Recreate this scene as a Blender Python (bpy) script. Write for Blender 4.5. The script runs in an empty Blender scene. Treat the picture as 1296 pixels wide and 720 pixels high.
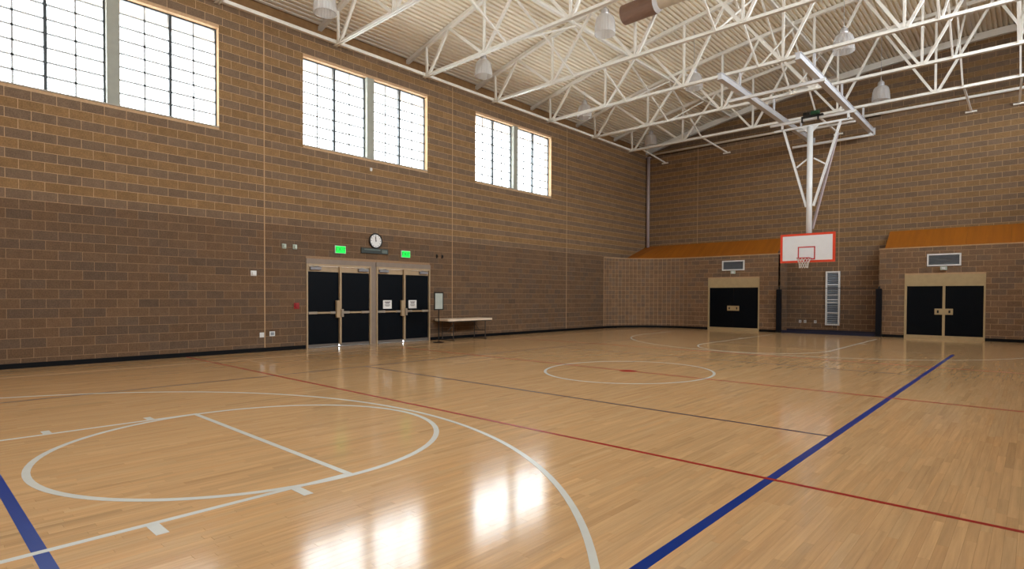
import bpy, math, random
from mathutils import Vector, Matrix
random.seed(7)
sc = bpy.context.scene
col = sc.collection

# ------------------------------------------------------------------ camera
FPX, IW, IH = 723.966, 1296, 720
CAM = Vector((15.2478, 0.2041, 1.49985))
FW = Vector((-0.67511109, 0.73750089, -0.01781721))
RT = Vector((0.73756603, 0.67526399, 0.00386043))
UP = Vector((-0.01487839, 0.01053515, 0.99983381))
cd = bpy.data.cameras.new('camera'); cam = bpy.data.objects.new('camera', cd); col.objects.link(cam)
cam.matrix_world = Matrix(((RT.x, UP.x, -FW.x, CAM.x), (RT.y, UP.y, -FW.y, CAM.y), (RT.z, UP.z, -FW.z, CAM.z), (0, 0, 0, 1)))
cd.sensor_width = 36.0; cd.lens = FPX / IW * 36.0; cd.shift_y = 28.27 / IW
cd.clip_start = 0.05; cd.clip_end = 300
sc.camera = cam

# ------------------------------------------------------------------ light, sky, exposure
SKY = 12.5
world = bpy.data.worlds.new('sky'); sc.world = world; world.use_nodes = True
bg = world.node_tree.nodes['Background']
bg.inputs[0].default_value = (0.88, 0.95, 1.0, 1); bg.inputs[1].default_value = SKY
vs = sc.view_settings
vs.view_transform = 'Standard'; vs.look = 'None'; vs.gamma = 1.0; vs.use_curve_mapping = False
vs.exposure = 0.36
sc.cycles.use_denoising = True; sc.cycles.use_guiding = True
sc.cycles.max_bounces = 8; sc.cycles.diffuse_bounces = 6; sc.cycles.glossy_bounces = 3
sc.cycles.transparent_max_bounces = 12
sc.cycles.sample_clamp_indirect = 8.0

# room extents: x from the window wall, y along the court, z up
RX, RY0, RY1, YUP = 18.3, -6.7, 27.42, 28.9
WINY = [-5.25, 1.45, 8.15, 14.85]            # start of each window pair in the left wall
WPAIR, WZ0, WZ1 = 4.45, 5.76, 8.23
RWIN = [(-5.8, -0.6), (0.4, 5.6), (6.6, 11.8), (12.8, 18.0), (19.0, 24.2)]   # high windows of the unseen right wall
RZ0, RZ1 = 7.9, 10.7

def portal(name, loc, rot, sx, sy):
    l = bpy.data.lights.new(name, 'AREA'); l.shape = 'RECTANGLE'; l.size = sx; l.size_y = sy
    l.cycles.is_portal = True
    o = bpy.data.objects.new(name, l); col.objects.link(o); o.location = loc; o.rotation_euler = rot
for y in WINY:
    portal('daylight_portal', (-0.42, y + WPAIR / 2, (WZ0 + WZ1) / 2), (0, -math.pi / 2, 0), WZ1 - WZ0, WPAIR)
for a, b in RWIN:
    portal('daylight_portal', (RX + 0.42, (a + b) / 2, (RZ0 + RZ1) / 2), (0, math.pi / 2, 0), RZ1 - RZ0, b - a)

# ------------------------------------------------------------------ materials
def srgb(r, g, b):
    f = lambda c: (c / 255 / 12.92) if c / 255 <= 0.04045 else ((c / 255 + 0.055) / 1.055) ** 2.4
    return (f(r), f(g), f(b), 1)
def newmat(name):
    m = bpy.data.materials.new(name); m.use_nodes = True
    nt = m.node_tree; return m, nt, nt.nodes['Principled BSDF']
def N(nt, t, **kw):
    n = nt.nodes.new(t)
    for k, v in kw.items(): setattr(n, k, v)
    return n
def vmath(nt, op, a, b):
    n = N(nt, 'ShaderNodeVectorMath', operation=op)
    for i, s in enumerate((a, b)):
        if isinstance(s, (tuple, list)): n.inputs[i].default_value = s[:3]
        else: nt.links.new(s, n.inputs[i])
    return n.outputs[0]
def position(nt, scale=(1, 1, 1)):
    g = N(nt, 'ShaderNodeNewGeometry')
    return vmath(nt, 'MULTIPLY', g.outputs['Position'], scale)
def noise(nt, vec, scale, detail=2.0, rough=0.5):
    n = N(nt, 'ShaderNodeTexNoise'); n.inputs['Scale'].default_value = scale
    n.inputs['Detail'].default_value = detail; n.inputs['Roughness'].default_value = rough
    nt.links.new(vec, n.inputs['Vector']); return n.outputs['Fac']
def maprange(nt, s, a, b, c, d):
    n = N(nt, 'ShaderNodeMapRange'); nt.links.new(s, n.inputs[0])
    for i, v in enumerate((a, b, c, d)): n.inputs[i + 1].default_value = v
    return n.outputs[0]
def mulcol(nt, a, fac):
    n = N(nt, 'ShaderNodeMix', data_type='RGBA', blend_type='MULTIPLY'); n.inputs[0].default_value = 1
    if isinstance(a, (tuple, list)): n.inputs[6].default_value = a
    else: nt.links.new(a, n.inputs[6])
    nt.links.new(fac, n.inputs[7]); return n.outputs[2]
def bump(nt, h, strength, dist, bsdf):
    n = N(nt, 'ShaderNodeBump'); n.inputs['Strength'].default_value = strength; n.inputs['Distance'].default_value = dist
    nt.links.new(h, n.inputs['Height']); nt.links.new(n.outputs[0], bsdf.inputs['Normal'])
def plain(name, c, rough=0.5, metal=0.0, vary=0.06, nscale=6.0, spec=0.5):
    m, nt, b = newmat(name)
    f = maprange(nt, noise(nt, position(nt), nscale, 3), 0.3, 0.7, 1 - vary, 1 + vary)
    nt.links.new(mulcol(nt, c, f), b.inputs['Base Color'])
    b.inputs['Roughness'].default_value = rough; b.inputs['Metallic'].default_value = metal
    b.inputs['Specular IOR Level'].default_value = spec
    return m
def tint_socket(nt, mode):
    if mode == 'obj': return N(nt, 'ShaderNodeObjectInfo').outputs['Color']
    return N(nt, 'ShaderNodeAttribute', attribute_name='tint').outputs['Color']
def block_mat(mode):
    m, nt, b = newmat('split_face_block_' + mode)
    t = tint_socket(nt, mode); pos = position(nt)
    n1 = noise(nt, pos, 38, 4, 0.65); n2 = noise(nt, pos, 7, 2)
    c = mulcol(nt, t, maprange(nt, n1, 0.3, 0.7, 0.72, 1.25))
    c = mulcol(nt, c, maprange(nt, n2, 0.3, 0.7, 0.9, 1.1))
    nt.links.new(c, b.inputs['Base Color']); b.inputs['Roughness'].default_value = 0.9
    b.inputs['Specular IOR Level'].default_value = 0.15
    bump(nt, n1, 0.55, 0.012, b); return m
def wood_mat(mode):
    m, nt, b = newmat('maple_strip_' + mode)
    t = tint_socket(nt, mode)
    pos = vmath(nt, 'ADD', position(nt, (34, 1.3, 1)), vmath(nt, 'MULTIPLY', t, (37, 53, 0)))
    g1 = noise(nt, pos, 1.0, 5, 0.6)
    pos2 = vmath(nt, 'ADD', position(nt, (90, 2.6, 1)), vmath(nt, 'MULTIPLY', t, (91, 17, 0)))
    g2 = noise(nt, pos2, 1.0, 3, 0.6)
    c = mulcol(nt, t, maprange(nt, g1, 0.28, 0.72, 0.84, 1.13))
    c = mulcol(nt, c, maprange(nt, g2, 0.62, 0.8, 1.0, 0.86))
    nt.links.new(c, b.inputs['Base Color'])
    r = maprange(nt, noise(nt, position(nt, (9, 0.7, 1)), 1.0, 3), 0.3, 0.7, 0.11, 0.155)
    nt.links.new(r, b.inputs['Roughness']); b.inputs['Specular IOR Level'].default_value = 0.45
    wn = N(nt, 'ShaderNodeTexWhiteNoise', noise_dimensions='3D'); nt.links.new(vmath(nt, 'MULTIPLY', t, (911, 733, 557)), wn.inputs['Vector'])
    tilt = vmath(nt, 'MULTIPLY', vmath(nt, 'SUBTRACT', wn.outputs['Color'], (.5, .5, .5)), (0.005, 0.0, 0))   # strips lie a hair out of true
    nn = vmath(nt, 'ADD', N(nt, 'ShaderNodeNewGeometry').outputs['Normal'], tilt)
    nrm = N(nt, 'ShaderNodeVectorMath', operation='NORMALIZE'); nt.links.new(nn, nrm.inputs[0]); nt.links.new(nrm.outputs[0], b.inputs['Normal'])
    return m
def deck_mat():
    m, nt, b = newmat('cream_painted_deck')
    f = maprange(nt, noise(nt, position(nt, (1, 0.2, 1)), 3, 3), 0.3, 0.7, 0.94, 1.04)
    nt.links.new(mulcol(nt, srgb(246, 239, 222), f), b.inputs['Base Color'])
    b.inputs['Roughness'].default_value = 0.55; return m
def glass_mat():
    m, nt, b = newmat('window_glass'); out = nt.nodes['Material Output']
    tr = N(nt, 'ShaderNodeBsdfTransparent'); tr.inputs[0].default_value = (0.96, 0.975, 0.98, 1)
    gl = N(nt, 'ShaderNodeBsdfGlossy'); gl.inputs['Roughness'].default_value = 0.08
    tl = N(nt, 'ShaderNodeBsdfTranslucent'); tl.inputs[0].default_value = (0.9, 0.92, 0.94, 1)
    mx = N(nt, 'ShaderNodeMixShader'); mx.inputs[0].default_value = 0.05
    my = N(nt, 'ShaderNodeMixShader'); my.inputs[0].default_value = 0.12
    nt.links.new(tr.outputs[0], my.inputs[1]); nt.links.new(tl.outputs[0], my.inputs[2])
    nt.links.new(my.outputs[0], mx.inputs[1]); nt.links.new(gl.outputs[0], mx.inputs[2])
    nt.links.new(mx.outputs[0], out.inputs[0]); return m
def acrylic_mat():
    m, nt, b = newmat('clear_ribbed_acrylic'); out = nt.nodes['Material Output']
    tr = N(nt, 'ShaderNodeBsdfTransparent'); tr.inputs[0].default_value = (0.93, 0.93, 0.93, 1)
    tl = N(nt, 'ShaderNodeBsdfTranslucent'); tl.inputs[0].default_value = (0.95, 0.94, 0.94, 1)
    gl = N(nt, 'ShaderNodeBsdfGlossy'); gl.inputs['Roughness'].default_value = 0.12
    df = N(nt, 'ShaderNodeBsdfDiffuse'); df.inputs[0].default_value = (0.93, 0.92, 0.92, 1)
    a1 = N(nt, 'ShaderNodeMixShader'); a1.inputs[0].default_value = 0.5
    a2 = N(nt, 'ShaderNodeMixShader'); a2.inputs[0].default_value = 0.42
    a3 = N(nt, 'ShaderNodeMixShader'); a3.inputs[0].default_value = 0.12
    nt.links.new(df.outputs[0], a1.inputs[1]); nt.links.new(tl.outputs[0], a1.inputs[2])
    nt.links.new(tr.outputs[0], a2.inputs[1]); nt.links.new(a1.outputs[0], a2.inputs[2])
    nt.links.new(a2.outputs[0], a3.inputs[1]); nt.links.new(gl.outputs[0], a3.inputs[2])
    nt.links.new(a3.outputs[0], out.inputs[0]); return m
def emit_mat(name, c, s):
    m, nt, b = newmat(name); b.inputs['Base Color'].default_value = c
    b.inputs['Emission Color'].default_value = c; b.inputs['Emission Strength'].default_value = s; return m
def orange_mat():
    m, nt, b = newmat('orange_stained_plywood')
    n = noise(nt, position(nt, (7, 0.5, 0.5)), 1.0, 4, 0.6)
    c = mulcol(nt, srgb(160, 92, 10), maprange(nt, n, 0.3, 0.7, 0.85, 1.12))
    nt.links.new(c, b.inputs['Base Color']); b.inputs['Roughness'].default_value = 0.6; return m

M = dict(
    block_obj=block_mat('obj'), block_mesh=block_mat('mesh'), wood_obj=wood_mat('obj'), wood_mesh=wood_mat('mesh'),
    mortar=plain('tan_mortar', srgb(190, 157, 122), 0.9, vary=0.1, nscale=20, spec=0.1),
    mortarshade=plain('shaded_tan_mortar', srgb(153, 124, 96), 0.9, vary=0.1, nscale=20, spec=0.1), sealant=plain('tan_joint_sealant', srgb(182, 150, 116), 0.8, spec=0.1),
    subfloor=plain('subfloor', srgb(120, 85, 50), 0.6),
    deck=deck_mat(), steel=plain('cream_painted_steel', srgb(240, 237, 229), 0.4, vary=0.03),
    steelgrey=plain('grey_white_painted_steel', srgb(205, 205, 208), 0.38, vary=0.03),
    pipe=plain('grey_pipe', srgb(168, 152, 150), 0.45),
    upper=plain('tan_upper_wall', srgb(150, 115, 78), 0.85, vary=0.12, spec=0.1),
    rubber=plain('black_rubber_base', srgb(9, 10, 14), 0.6, spec=0.15), pad=plain('black_vinyl_pad', srgb(8, 10, 18), 0.5, spec=0.2),
    glass=glass_mat(), frame=plain('dark_window_frame', srgb(38, 44, 46), 0.5), muntin=plain('grey_muntin', srgb(185, 190, 192), 0.5),
    post=plain('grey_green_steel_post', srgb(150, 150, 138), 0.6), sill=plain('grey_sill', srgb(165, 158, 144), 0.7),
    doordark=plain('near_black_navy_door', srgb(4, 9, 16), 0.5, spec=0.12), tan=plain('tan_painted_steel', srgb(172, 148, 116), 0.5),
    header=plain('grey_tan_header_panel', srgb(136, 120, 106), 0.5), chrome=plain('brushed_steel', srgb(190, 180, 165), 0.3, 0.6),
    closer=plain('grey_door_closer', srgb(140, 138, 140), 0.4, 0.3), threshold=plain('grey_threshold', srgb(120, 112, 104), 0.4, 0.4),
    tandoor=plain('light_tan_door_frame', srgb(178, 156, 116), 0.5), black=plain('black_plastic', srgb(14, 14, 15), 0.4),
    white=plain('white_paint', srgb(226, 226, 224), 0.45, vary=0.02), paper=plain('white_paper', srgb(232, 230, 226), 0.8, vary=0.02),
    print=plain('grey_print', srgb(95, 85, 85), 0.8), red=plain('red_plastic', srgb(150, 32, 34), 0.4),
    board=plain('white_backboard', srgb(226, 226, 226), 0.35, vary=0.02), border=plain('orange_red_border', srgb(222, 62, 20), 0.45),
    rim=plain('red_rim', srgb(190, 28, 22), 0.4), net=plain('white_cord', srgb(222, 214, 206), 0.8),
    meshnet=plain('black_mesh_cord', srgb(22, 22, 28), 0.7), blue=plain('blue_vinyl', srgb(16, 20, 48), 0.45),
    orange=orange_mat(), ventgrey=plain('grey_vent', srgb(140, 146, 152), 0.5, 0.2), ventdark=plain('dark_vent_recess', srgb(96, 104, 114), 0.6),
    slat=plain('pale_blue_grey_slat', srgb(186, 198, 212), 0.35, 0.2),
    acrylic=acrylic_mat(), housing=plain('aluminium_housing', srgb(200, 200, 204), 0.3, 0.6), bulb=plain('white_lamp_bulb', srgb(240, 238, 232), 0.4),
    ductbrown=plain('brown_duct', srgb(128, 98, 80), 0.6), ductbeige=plain('beige_duct', srgb(205, 192, 170), 0.5),
    exitgreen=emit_mat('exit_green', (0.0, 0.62, 0.05, 1), 1.0), exitletter=emit_mat('exit_letter_dark_green', (0.0, 0.16, 0.02, 1), 0.5),
    exitbody=plain('pale_grey_housing', srgb(188, 200, 188), 0.5), signdark=plain('dark_green_sign', srgb(44, 52, 48), 0.5),
    signpale=plain('grey_green_sign_strip', srgb(96, 108, 102), 0.5), motor=plain('green_motor', srgb(38, 86, 56), 0.5),
    table=plain('off_white_table_top', srgb(224, 204, 180), 0.5), tleg=plain('grey_brown_table_leg', srgb(70, 62, 56), 0.4, 0.3),
    easelpaper=plain('grey_green_poster', srgb(176, 184, 176), 0.6),
    pwhite=plain('white_court_paint', srgb(205, 207, 200), 0.25, vary=0.03, spec=0.35), pblue=plain('blue_court_paint', srgb(0, 46, 128), 0.3, vary=0.05, spec=0.12),
    pdark=plain('dark_navy_court_paint', srgb(30, 32, 64), 0.3, spec=0.15), pred=plain('red_court_paint', srgb(156, 30, 22), 0.3, spec=0.15),
    pfaint=plain('faint_cream_court_paint', srgb(216, 184, 146), 0.2),
    darkground=plain('dark_unseen_ground', srgb(78, 76, 74), 0.9), concrete=plain('outdoor_concrete', srgb(220, 220, 218), 0.9), soffit=plain('tan_soffit', srgb(225, 198, 165), 0.8, vary=0.03),
    plaster=plain('brown_plain_wall', srgb(140, 110, 82), 0.9),
)

# ------------------------------------------------------------------ geometry helpers
OFF = {}
def link(o, parent=None):
    col.objects.link(o)
    if parent is not None:
        o.parent = parent; OFF[o.name] = OFF[parent.name]
    else:
        OFF[o.name] = Vector(o.location)
    return o
def tag(o, label=None, cat=None, group=None, kind=None):
    if label: o['label'] = label
    if cat: o['category'] = cat
    if group: o['group'] = group
    if kind: o['kind'] = kind
    return o
def thing(name, loc, label=None, cat=None, group=None, kind=None):
    o = bpy.data.objects.new(name, None); o.empty_display_size = 0.1; o.location = loc; link(o)
    return tag(o, label, cat, group, kind)
class MB:
    def __init__(s): s.v = []; s.f = []; s.t = []; s.tints = []
    def poly(s, vs_, fs_, tint=None):
        n = len(s.v); s.v += [tuple(v) for v in vs_]; s.f += [tuple(i + n for i in f) for f in fs_]
        if tint is not None: s.tints += [tint] * len(vs_)
        return s
    def box(s, x0, x1, y0, y1, z0, z1, tint=None):
        return s.poly([(x0, y0, z0), (x1, y0, z0), (x1, y1, z0), (x0, y1, z0), (x0, y0, z1), (x1, y0, z1), (x1, y1, z1), (x0, y1, z1)],
                      [(0, 3, 2, 1), (4, 5, 6, 7), (0, 1, 5, 4), (1, 2, 6, 5), (2, 3, 7, 6), (3, 0, 4, 7)], tint)
    def bar(s, p, q, w, h, up=(0, 0, 1)):
        p, q = Vector(p), Vector(q); d = (q - p).normalized(); u = Vector(up)
        if abs(d.dot(u)) > 0.98: u = Vector((0, 1, 0))
        r = d.cross(u).normalized() * w / 2; t = r.cross(d).normalized() * h / 2
        vv = [c + a * r + b * t for c in (p, q) for a, b in ((-1, -1), (1, -1), (1, 1), (-1, 1))]
        return s.poly(vv, [(0, 1, 2, 3), (7, 6, 5, 4), (0, 4, 5, 1), (1, 5, 6, 2), (2, 6, 7, 3), (3, 7, 4, 0)])
    def angle(s, p, q, w, th=0.012):               # rolled steel tee: a web plate over a flange plate
        s.bar(p, q, w, th); P, Q = Vector(p), Vector(q); d = (Q - P).normalized(); u = Vector((0, 0, 1))
        if abs(d.dot(u)) > 0.98: u = Vector((0, 1, 0))
        t = d.cross(u).cross(d).normalized() * (w * 0.5)
        return s.bar(P + t, Q + t, th * 1.6, w)
    def tube(s, p, q, r, n=10, r2=None):
        p, q = Vector(p), Vector(q); d = (q - p).normalized(); a = Vector((0, 0, 1)) if abs(d.z) < 0.9 else Vector((1, 0, 0))
        u = d.cross(a).normalized(); w = d.cross(u); r2 = r if r2 is None else r2
        vv = [c + (u * math.cos(k * 2 * math.pi / n) + w * math.sin(k * 2 * math.pi / n)) * rr for c, rr in ((p, r), (q, r2)) for k in range(n)]
        return s.poly(vv, [(k, (k + 1) % n, n + (k + 1) % n, n + k) for k in range(n)] + [tuple(range(n - 1, -1, -1)), tuple(range(n, 2 * n))])
    def lathe(s, prof, c=(0, 0, 0), n=24, rib=0.0):
        vv = []; ff = []
        for j, (r, z) in enumerate(prof):
            for k in range(n):
                a = 2 * math.pi * k / n; rr = r * (1 + (rib if k % 2 else -rib))
                vv.append((c[0] + rr * math.cos(a), c[1] + rr * math.sin(a), c[2] + z))
        for j in range(len(prof) - 1):
            for k in range(n):
                a, b = j * n + k, j * n + (k + 1) % n; ff.append((a, b, b + n, a + n))
        return s.poly(vv, ff)
    def prism(s, pts, z0, z1):
        n = len(pts)
        return s.poly([(x, y, z0) for x, y in pts] + [(x, y, z1) for x, y in pts],
                      [tuple(range(n - 1, -1, -1)), tuple(range(n, 2 * n))] + [(k, (k + 1) % n, n + (k + 1) % n, n + k) for k in range(n)])
    def torus(s, c, R, r, n=28, m=8, axis='z'):
        vv = []
        for i in range(n):
            a = 2 * math.pi * i / n
            for j in range(m):
                b = 2 * math.pi * j / m; q = (R + r * math.cos(b))
                x, y, z = q * math.cos(a), q * math.sin(a), r * math.sin(b)
                if axis == 'x': x, y, z = z, x, y
                vv.append((c[0] + x, c[1] + y, c[2] + z))
        return s.poly(vv, [(i * m + j, ((i + 1) % n) * m + j, ((i + 1) % n) * m + (j + 1) % m, i * m + (j + 1) % m) for i in range(n) for j in range(m)])
    def build(s, name, mat, parent=None, label=None, cat=None, group=None, kind=None, smooth=False, bevel=0):
        me = bpy.data.meshes.new(name)
        o = bpy.data.objects.new(name, me)
        link(o, parent); off = OFF[o.name]
        me.from_pydata([(v[0] - off.x, v[1] - off.y, v[2] - off.z) for v in s.v], [], s.f); me.update()
        if s.tints:
            at = me.attributes.new('tint', 'FLOAT_COLOR', 'POINT')
            at.data.foreach_set('color', [c for t in s.tints for c in (t[0], t[1], t[2], 1.0)])
        me.materials.append(M[mat])
        if smooth:
            for p in me.polygons: p.use_smooth = True
        if bevel:
            b = o.modifiers.new('bevel', 'BEVEL'); b.width = bevel; b.segments = 2; b.limit_method = 'ANGLE'
        return tag(o, label, cat, group, kind)
def disc_x(c, r, t, n=28):                          # a disc facing +x
    m = MB(); return m.tube((c[0], c[1], c[2]), (c[0] + t, c[1], c[2]), r, n)
def copy_tree(o, parent=None, loc=None):
    c = o.copy(); col.objects.link(c)
    c.parent = parent
    if loc is not None: c.location = loc
    OFF[c.name] = Vector(c.location) if parent is None else OFF[parent.name]
    for ch in [x for x in KIDS.get(o.name, [])]:
        copy_tree(ch, c)
    return c
KIDS = {}
def freeze(o):                                      # note children before copying
    KIDS[o.name] = list(o.children)
    for c in o.children: freeze(c)
def text_mesh(txt, size):
    cu = bpy.data.curves.new('lettering', 'FONT'); cu.body = txt; cu.size = size; cu.align_x = 'CENTER'; cu.align_y = 'CENTER'; cu.extrude = 0.002
    t = bpy.data.objects.new('lettering', cu); col.objects.link(t)
    dg = bpy.context.evaluated_depsgraph_get(); me = bpy.data.meshes.new_from_object(t.evaluated_get(dg))
    vv = [tuple(v.co) for v in me.vertices]; ff = [tuple(p.vertices) for p in me.polygons]
    bpy.data.objects.remove(t); bpy.data.curves.remove(cu); bpy.data.meshes.remove(me)
    return vv, ff
def project(x, y, z):
    d = Vector((x, y, z)) - CAM; w = d.dot(FW)
    if w < 0.15: return None
    return (IW / 2 + FPX * d.dot(RT) / w, IH / 2 + 28.27 - FPX * d.dot(UP) / w)
def seen_area(pts):                                 # picture area of a small quad, 0 when outside the frame
    q = [project(*p) for p in pts]
    if any(a is None for a in q): return 0
    cx = sum(a[0] for a in q) / 4; cy = sum(a[1] for a in q) / 4
    if not (-5 < cx < IW + 5 and -5 < cy < IH + 5): return 0
    return abs(sum(q[i][0] * q[(i + 1) % 4][1] - q[(i + 1) % 4][0] * q[i][1] for i in range(4))) / 2
def subtract(a, b, cuts):
    segs = [(a, b)]
    for c, d in cuts:
        out = []
        for s, e in segs:
            if d <= s or c >= e: out.append((s, e)); continue
            if c > s: out.append((s, c))
            if d < e: out.append((d, e))
        segs = out
    return segs
def slab(m, u0, u1, z0, z1, holes, put):            # a wall panel with rectangular openings, cut into boxes
    zs = sorted(set([z0, z1] + [z for h in holes for z in h[2:] if z0 < z < z1]))
    for a, b in zip(zs[:-1], zs[1:]):
        for s, e in subtract(u0, u1, [(h[0], h[1]) for h in holes if h[2] < b - 1e-6 and h[3] > a + 1e-6]): put(m, s, e, a, b)

# one unit block and one unit plank, shared by every copy
def unit_mesh(name, mat):
    me = bpy.data.meshes.new(name)
    m = MB().box(-.5, .5, -.5, .5, -.5, .5); me.from_pydata(m.v, [], m.f); me.materials.append(M[mat]); return me
UB = unit_mesh('brick', 'block_obj'); UP_ = unit_mesh('plank', 'wood_obj')
def piece(name, me, parent, c, size, tint):
    o = bpy.data.objects.new(name, me); col.objects.link(o); o.parent = parent
    o.location = c; o.scale = size; o.color = (tint[0], tint[1], tint[2], 1); return o

BL, CH = 0.4175, 0.2025
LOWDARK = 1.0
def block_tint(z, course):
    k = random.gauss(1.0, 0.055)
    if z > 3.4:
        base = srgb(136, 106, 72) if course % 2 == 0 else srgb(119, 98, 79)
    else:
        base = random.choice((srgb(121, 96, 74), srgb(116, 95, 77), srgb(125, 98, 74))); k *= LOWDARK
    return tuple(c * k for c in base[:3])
def brickwork(root, u0, u1, z0, z1, holes, cuts, put, nobj, origin=0.0, gap=0.0125):
    """put(ua, ub, za, zb) -> centre, size, front quad; the nobj that show largest become parts, the rest one joined part"""
    L = []
    nc = int(math.ceil((z1 - 0.0) / CH))
    for c in range(int(z0 / CH), nc):
        za, zb = max(z0, c * CH), min(z1, (c + 1) * CH)
        if zb - za < 0.03: continue
        off = origin + (BL / 2 if c % 2 else 0)
        k0 = int(math.floor((u0 - off) / BL)) - 1; k1 = int(math.ceil((u1 - off) / BL)) + 1
        for k in range(k0, k1):
            a, b = max(u0, off + k * BL), min(u1, off + (k + 1) * BL)
            if b - a < 0.03: continue
            hz = [(h[0], h[1]) for h in holes if h[2] < zb - 0.02 and h[3] > za + 0.02] + [(j - 0.004, j + 0.004) for j in cuts]
            for s, e in subtract(a, b, hz):
                if e - s < 0.035: continue
                cen, size, quad = put(s + gap / 2, e - gap / 2, za + gap / 2, zb - gap / 2)
                L.append((seen_area(quad), cen, size, block_tint((za + zb) / 2, c)))
    L.sort(key=lambda t: -t[0])
    rest = MB()
    for i, (ar, cen, size, tint) in enumerate(L):
        if i < nobj and ar > 25: piece('brick', UB, root, cen, size, tint)
        else:
            rest.box(cen[0] - size[0] / 2, cen[0] + size[0] / 2, cen[1] - size[1] / 2, cen[1] + size[1] / 2, cen[2] - size[2] / 2, cen[2] + size[2] / 2, tint)
    if rest.v: rest.build('brick_field', 'block_mesh', root, kind='stuff')

# ------------------------------------------------------------------ floor
floor = MB().box(-0.02, RX, RY0, YUP, -0.12, -0.018).build('floor', 'subfloor', kind='structure', label='glossy maple strip gymnasium floor with court lines')
PWID = 0.0605
P = []
for i in range(int(RX / PWID) + 1):
    x0 = i * PWID; x1 = min(RX, x0 + PWID); y = RY0 - random.uniform(0, 1)
    while y < RY1:
        ln = random.choice((0.35, 0.5, 0.65, 0.8, 0.95, 1.15)) * random.uniform(0.85, 1.15)
        a, b = max(RY0, y), min(RY1, y + ln); y += ln
        if b - a < 0.05: continue
        k = random.gauss(1.0, 0.042); w = random.gauss(0, 0.018)
        if random.random() < 0.05: k *= 0.90
        base = srgb(206, 166, 118)
        P.append((seen_area([(x0, a, 0), (x1, a, 0), (x1, b, 0), (x0, b, 0)]), x0 + .0003, x1 - .0003, a + .0003, b - .0003, (base[0] * k, base[1] * k * (1 - w), base[2] * k * (1 - 2 * w))))
P.sort(key=lambda t: -t[0])
rest = MB()
for i, (ar, x0, x1, a, b, t) in enumerate(P):
    if i < 300: piece('plank', UP_, floor, ((x0 + x1) / 2, (a + b) / 2, -0.009), (x1 - x0, b - a, 0.018), t)
    else: rest.box(x0, x1, a, b, -0.018, 0.0, t)
rest.build('plank_field', 'wood_mesh', floor, kind='stuff')

LZ = 0.0012; LWID = 0.052
def lstrip(x0, y0, x1, y1, mat, label=None, w=LWID, z=LZ):
    m = MB(); d = Vector((x1 - x0, y1 - y0, 0)).normalized(); n = Vector((-d.y, d.x, 0)) * w / 2
    pts = [(x0 - n.x, y0 - n.y), (x1 - n.x, y1 - n.y), (x1 + n.x, y1 + n.y), (x0 + n.x, y0 + n.y)]
    return m.prism(pts, -0.0005, z).build('court_line', mat, floor, label=label)
def lring(cx, cy, rx, ry, a0, a1, mat, label=None, w=LWID, z=LZ, n=96, tails=0.0):
    m = MB(); A = [math.radians(a0 + (a1 - a0) * k / n) for k in range(n + 1)]
    inn = [(cx + (rx - w / 2) * math.cos(a), cy + (ry - w / 2) * math.sin(a)) for a in A]
    out = [(cx + (rx + w / 2) * math.cos(a), cy + (ry + w / 2) * math.sin(a)) for a in A]
    if tails:
        inn = [(inn[0][0], inn[0][1] - tails)] + inn + [(inn[-1][0], inn[-1][1] - tails)]
        out = [(out[0][0], out[0][1] - tails)] + out + [(out[-1][0], out[-1][1] - tails)]
    k = len(inn)
    vv = [(x, y, zz) for zz in (-0.0005, z) for L in (inn, out) for x, y in L]
    ff = []
    for i in range(k - 1):
        ff += [(2 * k + i, 2 * k + i + 1, 3 * k + i + 1, 3 * k + i)]
        ff += [(i, i + 1, 2 * k + i + 1, 2 * k + i), (k + i + 1, k + i, 3 * k + i, 3 * k + i + 1)]
    return m.poly(vv, ff).build('court_line', mat, floor, label=label)
# red and dark lines first, the white ones lie a hair above
lstrip(0.02, 5.12, RX, 5.12, 'pred', 'red line across the floor nearest the camera', w=0.05, z=0.0010)
lstrip(1.55, 10.36, 16.8, 10.36, 'pred', 'red half-way line', w=0.06, z=0.0010)
lstrip(1.55, 15.55, 16.8, 15.55, 'pred', w=0.06, z=0.0010)
lstrip(4.70, 0.79, 4.70, 19.32, 'pdark', w=0.045, z=0.0008)
lstrip(13.65, 0.79, 13.65, 19.32, 'pblue', 'broad blue sideline', w=0.075, z=0.0008)
lstrip(4.70, 7.09, 13.65, 7.09, 'pdark', w=0.045, z=0.0008)
lstrip(4.70, 13.70, 13.65, 13.70, 'pdark', w=0.045, z=0.0008)
lstrip(4.70, 0.79, 13.65, 0.79, 'pblue', 'blue end line at the near left corner', w=0.075, z=0.0008)
lstrip(4.70, 19.32, 13.65, 19.32, 'pdark', w=0.045, z=0.0008)
lring(9.16, 10.38, 1.605, 1.83, 0, 360, 'pwhite', 'white centre circle')
MB().prism([(9.16 + 0.17 * math.cos(a * math.pi / 12), 10.36 + 0.17 * math.sin(a * math.pi / 12)) for a in range(24)], -0.0005, 0.0014).build('centre_dot', 'pred', floor, label='red centre dot')
lring(9.24, 2.84, 1.795, 1.88, 0, 360, 'pwhite', 'white free-throw circle at the near end', w=0.058, z=0.0015)
lstrip(7.42, 2.82, 10.99, 2.82, 'pwhite', w=0.055, z=0.0018)
lstrip(7.42, -2.4, 7.42, 2.85, 'pwhite'); lstrip(10.99, -2.4, 10.99, 2.85, 'pwhite')
for y in (-0.4, 0.45, 1.36, 2.34):
    lstrip(7.22, y, 7.40, y, 'pwhite', w=0.075); lstrip(11.01, y, 11.22, y, 'pwhite', w=0.075)
lring(9.27, -0.59, 5.42, 5.42, 0, 180, 'pwhite', 'white three-point arc at the near end', tails=1.8, z=0.0021)
lring(9.45, 21.3, 5.9, 5.42, 180, 360, 'pwhite', 'white three-point arc at the far end', tails=-2.0)
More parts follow.
